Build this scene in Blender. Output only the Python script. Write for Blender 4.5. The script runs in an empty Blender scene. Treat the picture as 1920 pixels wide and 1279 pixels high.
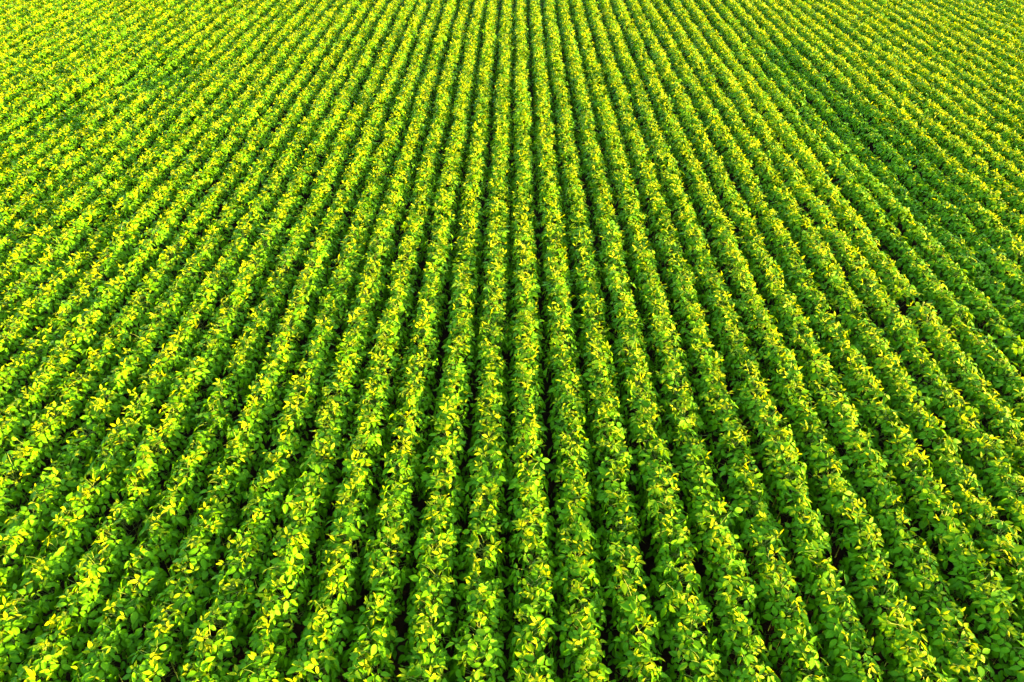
import bpy, math
import numpy as np

rng = np.random.default_rng(20240611)
sc = bpy.context.scene
col = sc.collection

# ------------------------------------------------------------------ dimensions (metres)
ROW = 0.50            # distance between crop rows
PHASE = 0.34          # offset of the rows, in row distances
PITCH = 0.20          # distance between plants along a row
F_PX, W_PX, H_PX = 1400.0, 1920.0, 1279.0
TOP = 0.78            # height of the canopy crest
VPX, VPY = 969.0, -417.0
TILT = math.atan((H_PX / 2 - VPY) / F_PX)
CAM_H = ROW * math.cos(TILT) / 0.0624 + TOP
YAW = math.atan((VPX - W_PX / 2) * math.cos(TILT) / F_PX)     # to the left of the rows
NEAR_PLANTS = 300

# ------------------------------------------------------------------ camera
cam = bpy.data.cameras.new('camera')
cam.sensor_fit = 'HORIZONTAL'
cam.sensor_width = 36.0
cam.lens = 36.0 * F_PX / W_PX
cam.clip_start, cam.clip_end = 0.1, 5000.0
cam_o = bpy.data.objects.new('camera', cam)
cam_o.location = (0, 0, CAM_H)
cam_o.rotation_euler = (math.pi / 2 - TILT, 0, YAW)
col.objects.link(cam_o)
sc.camera = cam_o


def project(P):
    """world points -> photograph pixels and depth"""
    cy, sy = math.cos(YAW), math.sin(YAW)
    x = P[:, 0] * cy + P[:, 1] * sy
    y = -P[:, 0] * sy + P[:, 1] * cy
    z = P[:, 2] - CAM_H
    d = y * math.cos(TILT) - z * math.sin(TILT)
    v = y * math.sin(TILT) + z * math.cos(TILT)
    d_ = np.maximum(d, 0.05)
    return W_PX / 2 + F_PX * x / d_, H_PX / 2 - F_PX * v / d_, d


# ------------------------------------------------------------------ materials
def new_mat(name):
    m = bpy.data.materials.new(name)
    m.use_nodes = True
    nt = m.node_tree
    nt.nodes.clear()
    return m, nt.nodes, nt.links


def leaf_material(name, dark, light, t_dark, t_light, trans, rough, spec):
    m, N, L = new_mat(name)
    out = N.new('ShaderNodeOutputMaterial')
    tone = N.new('ShaderNodeAttribute'); tone.attribute_name = 'tone'
    rib = N.new('ShaderNodeAttribute'); rib.attribute_name = 'rib'
    geo = N.new('ShaderNodeNewGeometry')
    noise = N.new('ShaderNodeTexNoise'); noise.inputs['Scale'].default_value = 45.0
    noise.inputs['Detail'].default_value = 2.0
    L.new(geo.outputs['Position'], noise.inputs['Vector'])
    # blotches inside the blade
    ad = N.new('ShaderNodeMath'); ad.operation = 'MULTIPLY_ADD'
    L.new(noise.outputs['Fac'], ad.inputs[0]); ad.inputs[1].default_value = 0.35
    L.new(tone.outputs['Fac'], ad.inputs[2])
    sb = N.new('ShaderNodeMath'); sb.operation = 'SUBTRACT'; sb.use_clamp = True
    L.new(ad.outputs[0], sb.inputs[0]); sb.inputs[1].default_value = 0.175

    def mixcol(a, b):
        mx = N.new('ShaderNodeMix'); mx.data_type = 'RGBA'
        L.new(sb.outputs[0], mx.inputs[0])
        mx.inputs[6].default_value = (*a, 1); mx.inputs[7].default_value = (*b, 1)
        return mx.outputs[2]
    c_ref, c_tr = mixcol(dark, light), mixcol(t_dark, t_light)
    # paler midrib
    ribr = N.new('ShaderNodeMapRange')
    ribr.inputs['From Min'].default_value = 0.0; ribr.inputs['From Max'].default_value = 0.14
    ribr.inputs['To Min'].default_value = 0.45; ribr.inputs['To Max'].default_value = 0.0
    L.new(rib.outputs['Fac'], ribr.inputs['Value'])
    mr = N.new('ShaderNodeMix'); mr.data_type = 'RGBA'
    L.new(ribr.outputs[0], mr.inputs[0]); L.new(c_ref, mr.inputs[6])
    mr.inputs[7].default_value = (light[0] * 1.6, light[1] * 1.15, light[2] * 1.5, 1)
    # paler underside
    bf = N.new('ShaderNodeMix'); bf.data_type = 'RGBA'
    L.new(geo.outputs['Backfacing'], bf.inputs[0]); L.new(mr.outputs[2], bf.inputs[6])
    bf.inputs[7].default_value = (light[0] * 0.95, light[1] * 0.95, light[2] * 1.5, 1)
    p = N.new('ShaderNodeBsdfPrincipled')
    L.new(bf.outputs[2], p.inputs['Base Color'])
    p.inputs['Roughness'].default_value = rough
    p.inputs['Specular IOR Level'].default_value = spec
    t = N.new('ShaderNodeBsdfTranslucent')
    L.new(c_tr, t.inputs['Color'])
    mx = N.new('ShaderNodeMixShader'); mx.inputs[0].default_value = trans
    L.new(p.outputs[0], mx.inputs[1]); L.new(t.outputs[0], mx.inputs[2])
    L.new(mx.outputs[0], out.inputs['Surface'])
    return m


M_LEAF = leaf_material('soybean_leaf', (0.032, 0.122, 0.0004), (0.078, 0.218, 0.0006),
                       (0.11, 0.22, 0.0005), (0.20, 0.33, 0.0006), 0.22, 0.5, 0.06)
M_YOUNG = leaf_material('young_soybean_leaf', (0.125, 0.250, 0.0005), (0.270, 0.325, 0.0006),
                        (0.25, 0.34, 0.0006), (0.40, 0.42, 0.0008), 0.36, 0.5, 0.08)

M_STEM, N, L = new_mat('soybean_stem')
o_ = N.new('ShaderNodeOutputMaterial'); p_ = N.new('ShaderNodeBsdfPrincipled')
n_ = N.new('ShaderNodeTexNoise'); n_.inputs['Scale'].default_value = 60
r_ = N.new('ShaderNodeValToRGB')
r_.color_ramp.elements[0].color = (0.10, 0.20, 0.012, 1); r_.color_ramp.elements[1].color = (0.24, 0.30, 0.02, 1)
L.new(n_.outputs['Fac'], r_.inputs[0]); L.new(r_.outputs[0], p_.inputs['Base Color'])
p_.inputs['Roughness'].default_value = 0.6
L.new(p_.outputs[0], o_.inputs['Surface'])

M_SOIL, N, L = new_mat('dark_soil')
o_ = N.new('ShaderNodeOutputMaterial'); p_ = N.new('ShaderNodeBsdfPrincipled')
g_ = N.new('ShaderNodeNewGeometry')
n_ = N.new('ShaderNodeTexNoise'); n_.inputs['Scale'].default_value = 9; n_.inputs['Detail'].default_value = 8
L.new(g_.outputs['Position'], n_.inputs['Vector'])
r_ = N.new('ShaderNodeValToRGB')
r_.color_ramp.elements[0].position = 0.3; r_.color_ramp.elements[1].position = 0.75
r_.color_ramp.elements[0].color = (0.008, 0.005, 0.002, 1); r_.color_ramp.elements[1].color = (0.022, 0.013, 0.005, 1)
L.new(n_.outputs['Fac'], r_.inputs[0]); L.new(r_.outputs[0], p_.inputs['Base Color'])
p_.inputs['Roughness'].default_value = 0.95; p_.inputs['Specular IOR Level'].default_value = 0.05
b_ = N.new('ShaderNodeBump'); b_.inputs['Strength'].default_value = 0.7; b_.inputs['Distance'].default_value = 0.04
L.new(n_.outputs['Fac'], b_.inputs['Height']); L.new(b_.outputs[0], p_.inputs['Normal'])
L.new(p_.outputs[0], o_.inputs['Surface'])


# ------------------------------------------------------------------ mesh helpers
def mesh_from(name, V, faces_loops, faces_sizes, attrs, mats, mat_idx=None, smooth=True):
    me = bpy.data.meshes.new(name)
    me.vertices.add(len(V)); me.vertices.foreach_set('co', np.ascontiguousarray(V, np.float32).ravel())
    me.loops.add(len(faces_loops)); me.loops.foreach_set('vertex_index', faces_loops.astype(np.int32))
    me.polygons.add(len(faces_sizes))
    starts = np.zeros(len(faces_sizes), np.int32); starts[1:] = np.cumsum(faces_sizes)[:-1]
    me.polygons.foreach_set('loop_start', starts)
    for m in mats:
        me.materials.append(m)
    if mat_idx is not None:
        me.polygons.foreach_set('material_index', mat_idx.astype(np.int32))
    me.polygons.foreach_set('use_smooth', np.full(len(faces_sizes), smooth))
    for k, a in attrs.items():
        at = me.attributes.new(k, 'FLOAT', 'POINT')
        at.data.foreach_set('value', a.astype(np.float32))
    me.update(calc_edges=True)
    return me


def unit(v):
    return v / np.maximum(np.linalg.norm(v, axis=-1, keepdims=True), 1e-9)


LODS = {0: ([0, .10, .27, .48, .68, .86, 1], [0, .55, .95, 1.0, .72, .33, 0]),
        1: ([0, .25, .62, 1], [0, .92, .88, 0]),
        2: ([0, .42, 1], [0, 1.1, 0])}


def leaf_geometry(B, A, Nn, Lg, Wd, fold, droop, tone, lod):
    """many leaf blades at once: V (n*k,3), loops, sizes, attributes"""
    ts, ws = LODS[lod]
    n = len(B)
    S = np.cross(Nn, A)
    cols, rib = [], []
    for t, w in zip(ts, ws):
        ph = droop * t
        c = B + A * (Lg * (t - droop ** 2 * t ** 3 / 6))[:, None] - Nn * (Lg * droop * t * t / 2)[:, None]
        if w == 0:
            cols.append(c); rib.append(0.0)
            continue
        nn = Nn * np.cos(ph)[:, None] + A * np.sin(ph)[:, None]
        e = (Wd * w)
        up = nn * (e * np.sin(fold))[:, None]
        sd = S * (e * np.cos(fold))[:, None]
        cols += [c + sd + up, c, c - sd + up]; rib += [1.0, 0.0, 1.0]
    k = len(cols)
    V = np.stack(cols, 1).reshape(-1, 3)
    m = len(ts) - 2
    F = [(0, 2, 1), (0, 3, 2)]
    for i in range(m - 1):
        a, b = 1 + 3 * i, 4 + 3 * i
        F += [(a, a + 1, b + 1, b), (a + 1, a + 2, b + 2, b + 1)]
    a = 1 + 3 * (m - 1)
    F += [(a, a + 1, k - 1), (a + 1, a + 2, k - 1)]
    flat = np.array([i for f in F for i in f])
    sizes = np.array([len(f) for f in F])
    loops = (flat[None, :] + (np.arange(n) * k)[:, None]).ravel()
    return V, loops, np.tile(sizes, n), {'tone': np.repeat(tone, k), 'rib': np.tile(np.array(rib), n)}, len(F)


def strips(P0, P1, P2, r):
    """three-sided bent stalks P0 -> P1 -> P2"""
    n = len(P0)
    ang = np.array([0, 2.094, 4.189])
    d = unit(P2 - P0)
    ref = np.where(np.abs(d[:, 2:3]) > .8, np.array([[1., 0, 0]]), np.array([[0, 0, 1.]]))
    u = unit(np.cross(d, ref)); v = np.cross(d, u)
    rings = []
    for P, s in ((P0, 1.25), (P1, 1.0), (P2, .75)):
        for a in ang:
            rings.append(P + (u * math.cos(a) + v * math.sin(a)) * (r * s)[:, None])
    V = np.stack(rings, 1).reshape(-1, 3)
    F = []
    for q in range(2):
        for i in range(3):
            j = (i + 1) % 3
            F.append((q * 3 + i, q * 3 + j, q * 3 + 3 + j, q * 3 + 3 + i))
    flat = np.array([i for f in F for i in f])
    return V, (flat[None, :] + (np.arange(n) * 9)[:, None]).ravel(), np.full(n * 6, 4)


# ------------------------------------------------------------------ field: where the plants stand and how tall they are
def smooth_noise(x, y, scale, seed):
    r = np.random.default_rng(seed)
    G = r.uniform(-1, 1, (256, 256))
    u, v = x / scale + 80.0, y / scale + 60.0
    i, j = np.floor(u).astype(int), np.floor(v).astype(int)
    fu, fv = u - i, v - j
    fu, fv = fu * fu * (3 - 2 * fu), fv * fv * (3 - 2 * fv)
    g = lambda a, b: G[a % 256, b % 256]
    return (g(i, j) * (1 - fu) + g(i + 1, j) * fu) * (1 - fv) + (g(i, j + 1) * (1 - fu) + g(i + 1, j + 1) * fu) * fv


plants = []
for k in range(-52, 62):
    ys = np.arange(1.6, 33.0, PITCH) + rng.uniform(-.1, .1)
    ys = ys + rng.uniform(-.045, .045, len(ys))
    for y in ys:
        plants.append((k, (k + PHASE) * ROW, y))
plants = np.array(plants)
pk, px, py = plants[:, 0].astype(int), plants[:, 1], plants[:, 2]
# wandering of the drill and of each plant
px = px + 0.028 * smooth_noise(pk * 7.3, py, 1.6, 5) + rng.normal(0, .012, len(px))
px = px + np.where(pk == 0, -.012, 0) + np.where(pk == 1, .012, 0)
# a planter's jog in the rows at the right
px = px + np.where((pk >= 13) & (pk <= 17), (17.2 - pk) / 4 * (.045 + .05 / (1 + np.exp((py - 15.7) * 3.0))) * np.clip((py - 6.5) / 3, 0, 1), 0)

hgt = TOP + 0.022 * smooth_noise(px, py, 2.4, 11) + 0.032 * smooth_noise(pk * 9.1, py, 0.55, 12) \
    + 0.026 * smooth_noise(pk * 5.7, py, 2.2, 13) + rng.normal(0, .010, len(px))
hgt0 = hgt


def patch(cx, cy, rx, ry, dh):
    global hgt
    hgt = hgt + dh * np.exp(-(((px - cx) / rx) ** 2 + ((py - cy) / ry) ** 2) ** 2)


patch(7.35, 15.0, 1.05, 8.5, -0.11)      # the poorer strip at the right
patch(8.2, 15.5, 0.9, 4.5, -0.05)
patch(-9.8, 20.5, 1.1, 1.5, -0.10)       # hollow at the far left
patch(-11.0, 17.5, 0.8, 1.6, -0.05)
patch(-3.85, 4.2, 0.45, 0.9, -0.05)      # greener plants in the near rows
patch(3.2, 4.3, 0.22, 1.0, -0.04)
patch(2.2, 6.0, 0.2, 0.8, -0.03)
weak = np.clip((hgt0 - hgt) / .08 + .25 * smooth_noise(px, py, 1.9, 41) + .38 * smooth_noise(pk * 4.3, py, .8, 42) + .6 / (1 + np.exp((15.5 - px) * 1.2 + (26 - py) * .5)), 0, .9)     # poorer plants carry fewer young leaves
wid = 0.222 - 0.02 * ((pk >= 13) & (pk <= 16)) + 0.017 * smooth_noise(pk * 3.7, py, 0.7, 21) + rng.normal(0, .012, len(px))

keep = np.ones(len(px), bool)
for (kk, yy, rr) in ((12, 9.6, .11), (13, 15.7, .12), (16, 16.1, .12)):
    keep &= ~((pk == kk) & (np.abs(py - yy) < rr))
u, v, dep = project(np.stack([px, py, np.full(len(px), .4)], 1))
mx = 1.7 * F_PX / np.maximum(dep, .5)    # 1.8 m of field outside the frame
keep &= (dep > .5) & (u > -mx) & (u < W_PX + mx * 3.2) & (v > -90) & (v < H_PX + mx * .7)
pk, px, py, hgt, wid, weak, u, v, dep = (a[keep] for a in (pk, px, py, hgt, wid, weak, u, v, dep))
NP = len(px)

inside = (u > -15) & (u < W_PX + 15) & (v < H_PX + 25)
order = np.argsort(np.where(inside, dep, 1e9))[:NEAR_PLANTS]
near = np.zeros(NP, bool); near[order] = True
lod = np.where(near | ((dep < 7.5) & (u < W_PX + 150)), 0, np.where((dep < 13.5) & (u < W_PX + 400), 1, 2))


# ------------------------------------------------------------------ leaves of a set of plants
def grow(sel, n_mature, n_young):
    """trifoliate leaves for plants sel -> dict of leaflet arrays (world space), plus stalks"""
    out = []
    stalks = []
    for young, nt in ((False, n_mature), (True, n_young)):
        idx = np.repeat(sel, nt)
        if young:
            idx = idx[(rng.random(len(idx)) > weak[idx]) | (np.arange(len(idx)) % nt == 0)]
        n = len(idx)
        h, w = hgt[idx], wid[idx]
        if not young:
            th = np.where(rng.random(n) < .68, rng.uniform(-1.75, 1.75, n), rng.normal(0, .55, n))
            r = 1.02 - 0.57 * rng.random(n) ** 2.2 + np.where(rng.random(n) < .13, rng.exponential(.09, n), 0).clip(0, .38)
            yy = rng.uniform(-.135, .135, n)
        else:
            th = rng.normal(.04, .34, n)
            r = rng.uniform(.97, 1.13, n)
            yy = rng.uniform(-.12, .12, n)
        zc = 0.42
        sx = np.sign(np.sin(th)) * np.abs(np.sin(th)) ** .82
        cz = np.where(np.cos(th) > 0, np.abs(np.cos(th)) ** .78, np.cos(th) * .55)
        C = np.stack([w * sx * r, yy, zc + (h - zc) * cz * r], 1)
        o = np.stack([np.sin(th), .35 * rng.normal(size=n), np.cos(th)], 1)
        if not young:
            hx = np.sin(th) * 1.1 + .38 * rng.normal(size=n)
            hy = .62 * rng.normal(size=n) - .10
            pit = -.25 - .55 * np.abs(np.sin(th)) + .30 * rng.normal(size=n)
            n0 = np.stack([.70 * o[:, 0], .45 * o[:, 1], .8 + 0 * th], 1) + .20 * rng.normal(size=(n, 3))
            Lg = rng.uniform(.082, .128, n)
            tone = np.clip(.42 + .2 * rng.normal(size=n), 0, 1)
        else:
            az = rng.uniform(0, 2 * math.pi, n)
            hx, hy = np.cos(az) + .5 * np.sin(th), np.sin(az)
            pit = .35 + .45 * rng.normal(size=n)
            n0 = np.stack([-hx, -hy, 0 * hx], 1) * np.sin(pit)[:, None] + np.stack([0 * hx, 0 * hx, np.abs(np.cos(pit))], 1) \
                + .45 * rng.normal(size=(n, 3))
            Lg = rng.uniform(.062, .095, n)
            tone = np.clip(.45 + .25 * rng.normal(size=n), 0, 1)
        hd = unit(np.stack([hx, hy], 1))
        A = np.stack([hd[:, 0] * np.cos(pit), hd[:, 1] * np.cos(pit), np.sin(pit)], 1)
        n0 = unit(n0 - (n0 * A).sum(1, keepdims=True) * A)
        S = np.cross(n0, A)
        base = np.stack([px[idx], py[idx], 0 * h], 1)
        # stalk from the stem to the leaf
        st = np.stack([.02 * rng.normal(size=n), yy * .35, np.maximum(C[:, 2] - .03 - .13 * rng.random(n), .05)], 1)
        tipp = C - A * (Lg * .38)[:, None]
        mid = (st + tipp) / 2 + np.array([0, 0, .02])
        stalks.append((st + base, mid + base, tipp + base, idx))
        for j, (ang, sc_) in enumerate(((0.0, 1.0), (1.22, .9), (-1.22, .9))):
            a_ = ang + .16 * rng.normal(size=n)
            ax = unit(A * np.cos(a_)[:, None] + S * np.sin(a_)[:, None] + n0 * (.16 * rng.normal(size=n) - (.12 if j else 0))[:, None])
            nn = n0 + S * (.15 * rng.normal(size=n))[:, None] + A * (.15 * rng.normal(size=n))[:, None]
            nn = unit(nn - (nn * ax).sum(1, keepdims=True) * ax)
            L_ = Lg * sc_ * rng.uniform(.88, 1.1, n)
            P = base + C - A * (Lg * .30)[:, None] + ax * (.10 * Lg)[:, None] + (A * (Lg * .16)[:, None] if j == 0 else 0)
            fold = (.50 if young else .22) + .20 * rng.normal(size=n)
            droop = (.25 if young else .55) + .35 * rng.normal(size=n)
            wd = L_ * rng.uniform(.22, .30, n) * (.88 if young else 1)
            out.append((idx, np.full(n, young), P, ax, nn, L_, wd, fold, droop,
                        np.clip(tone + .10 * rng.normal(size=n), 0, 1)))
    keys = ('idx', 'young', 'P', 'A', 'N', 'L', 'W', 'fold', 'droop', 'tone')
    lf = {k: np.concatenate([q[i] for q in out]) for i, k in enumerate(keys)}
    sk = [np.concatenate([q[i] for q in stalks]) for i in range(4)]
    return lf, sk


def leaves_mesh_data(lf, mask, level, shift=None):
    P = lf['P'][mask] if shift is None else lf['P'][mask] - shift
    return leaf_geometry(P, lf['A'][mask], lf['N'][mask], lf['L'][mask], lf['W'][mask],
                         lf['fold'][mask], lf['droop'][mask], lf['tone'][mask], level)


# ------------------------------------------------------------------ the nearest plants: each an object with its parts
ORD = ('zeroth first second third fourth fifth sixth seventh eighth ninth tenth eleventh twelfth thirteenth fourteenth fifteenth '
       'sixteenth seventeenth eighteenth nineteenth twentieth twenty-first twenty-second twenty-third twenty-fourth twenty-fifth '
       'twenty-sixth twenty-seventh twenty-eighth twenty-ninth thirtieth').split()


def row_phrase(k):
    if k == 0:
        return 'in the upright middle row'
    return 'in %s row %s of upright row' % (ORD[abs(k)], 'right' if k > 0 else 'left')


near_ids = np.where(near)[0]
lf, sk = grow(near_ids, 32, 4)
rank = {}
for k in np.unique(pk[near_ids]):
    ids = near_ids[pk[near_ids] == k]
    for q, i in enumerate(ids[np.argsort(py[ids])]):
        rank[i] = q + 1
local = hgt - np.array([hgt[np.abs(px - px[i]) + np.abs(py - py[i]) < 1.2].mean() if near[i] else 0 for i in range(NP)])
for i in near_ids:
    org = np.array([px[i], py[i], 0.0])
    root = bpy.data.objects.new('soybean_plant', None)
    root.empty_display_size = 0.1
    root.location = org
    col.objects.link(root)
    look = 'tall' if local[i] > .02 else 'low' if local[i] < -.02 else 'leafy'
    root['label'] = '%s soybean plant, %s from frame edge %s' % (look, ORD[rank[i]], row_phrase(pk[i]))
    root['category'] = 'soybean plant'
    root['group'] = 'soybean plants at the near end of the crop rows'
    mine = lf['idx'] == i
    for nm, yg, mat in (('foliage', False, M_LEAF), ('young_leaves', True, M_YOUNG)):
        V, lo, sz, at, nf = leaves_mesh_data(lf, mine & (lf['young'] == yg), 0, org)
        ob = bpy.data.objects.new(nm, mesh_from(nm, V, lo, sz, at, [mat]))
        ob.parent = root
        col.objects.link(ob)
    ms = sk[3] == i
    P0, P1, P2 = (sk[q][ms] - org for q in range(3))
    # main stem as one more, thicker stalk
    P0 = np.vstack([P0, [[0, 0, -.02]]]); P1 = np.vstack([P1, [[.008, .004, hgt[i] * .45]]]); P2 = np.vstack([P2, [[0, 0, hgt[i] * .93]]])
    rad = np.concatenate([np.full(ms.sum(), .0022), [.0055]])
    V, lo, sz = strips(P0, P1, P2, rad)
    ob = bpy.data.objects.new('stem', mesh_from('stem', V, lo, sz, {}, [M_STEM]))
    ob.parent = root
    col.objects.link(ob)

# ------------------------------------------------------------------ the rest of the field: one object
Vs, Ls, Ss, Ms, As = [], [], [], [], {'tone': [], 'rib': []}
off = 0
for level in (0, 1, 2):
    ids = np.where((~near) & (lod == level))[0]
    if not len(ids):
        continue
    f2, s2 = grow(ids, (30, 29, 26)[level], (4, 6, 7)[level])
    if level > 0:          # no wasted faces deep inside far plants
        f2 = {k: a for k, a in f2.items()}
    V, lo, sz, at, nf = leaves_mesh_data(f2, np.ones(len(f2['idx']), bool), level)
    Vs.append(V); Ls.append(lo + off); Ss.append(sz); Ms.append(np.repeat(f2['young'].astype(int), nf))
    for k in As:
        As[k].append(at[k])
    off += len(V)
    if level < 2:
        V, lo, sz = strips(s2[0], s2[1], s2[2], np.full(len(s2[0]), .0022))
        Vs.append(V); Ls.append(lo + off); Ss.append(sz); Ms.append(np.full(len(sz), 2))
        for k in As:
            As[k].append(np.zeros(len(V)))
        off += len(V)
me = mesh_from('crop_foliage', np.concatenate(Vs), np.concatenate(Ls), np.concatenate(Ss),
               {k: np.concatenate(a) for k, a in As.items()}, [M_LEAF, M_YOUNG, M_STEM], np.concatenate(Ms))
ob = bpy.data.objects.new('crop_foliage', me)
ob['kind'] = 'stuff'
ob['label'] = 'dense rows of green and yellow soybean plants filling the field beyond the nearest plants'
ob['category'] = 'crop'
col.objects.link(ob)
print('plants', NP, 'near', near.sum(), 'verts', len(me.vertices), 'faces', len(me.polygons), 'near depth', dep[near].max())

# ------------------------------------------------------------------ ground: ridged soil in the field, flat to the horizon
gx = np.unique(np.concatenate([np.linspace(-1500, -24, 14), np.arange(-24, 24.01, .125), np.linspace(24, 1500, 14)]))
gy = np.unique(np.concatenate([np.linspace(-300, -1, 8), np.arange(-1, 36.01, .25), np.linspace(36, 3000, 14)]))
X, Y = np.meshgrid(gx, gy)
infield = (np.abs(X) < 23.9) & (Y > -.9) & (Y < 35.9)
Z = np.where(infield, .018 * np.cos((X / ROW - PHASE) * 2 * math.pi) + .012 * smooth_noise(X, Y, .5, 31), 0) - .02
V = np.stack([X, Y, Z], -1).reshape(-1, 3)
nx, ny = len(gx), len(gy)
I, J = np.meshgrid(np.arange(nx - 1), np.arange(ny - 1))
a = (J * nx + I).ravel()
lo = np.stack([a, a + 1, a + nx + 1, a + nx], 1).ravel()
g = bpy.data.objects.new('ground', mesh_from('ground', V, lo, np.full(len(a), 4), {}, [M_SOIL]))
g['kind'] = 'structure'
g['label'] = 'dark bare soil in the furrows between the crop rows'
col.objects.link(g)

# ------------------------------------------------------------------ light: low evening sun from the right
SUN_EL, SUN_AZ = math.radians(8.0), math.radians(100.0)     # azimuth clockwise from the view direction
w = bpy.data.worlds.new('World'); sc.world = w; w.use_nodes = True
nt = w.node_tree; nt.nodes.clear()
wo = nt.nodes.new('ShaderNodeOutputWorld'); bg = nt.nodes.new('ShaderNodeBackground')
sky = nt.nodes.new('ShaderNodeTexSky'); sky.sky_type = 'NISHITA'; sky.sun_disc = False
sky.sun_elevation = SUN_EL; sky.sun_rotation = SUN_AZ
bg.inputs['Strength'].default_value = 0.13
nt.links.new(sky.outputs[0], bg.inputs[0]); nt.links.new(bg.outputs[0], wo.inputs[0])
sun = bpy.data.lights.new('sun', 'SUN')
sun.energy = 4.6; sun.angle = math.radians(0.5); sun.color = (1.0, 0.61, 0.10)
so = bpy.data.objects.new('sun', sun)
so.rotation_euler = (math.pi / 2 - SUN_EL, 0, math.pi - SUN_AZ)
so.location = (20, 5, 12)
col.objects.link(so)

sc.view_settings.view_transform = 'Standard'
sc.view_settings.look = 'None'
sc.view_settings.exposure = 3.7
sc.view_settings.gamma = 1.0
sc.render.engine = 'CYCLES'
sc.cycles.max_bounces = 8
sc.cycles.diffuse_bounces = 4
sc.cycles.transmission_bounces = 6
sc.cycles.use_denoising = True
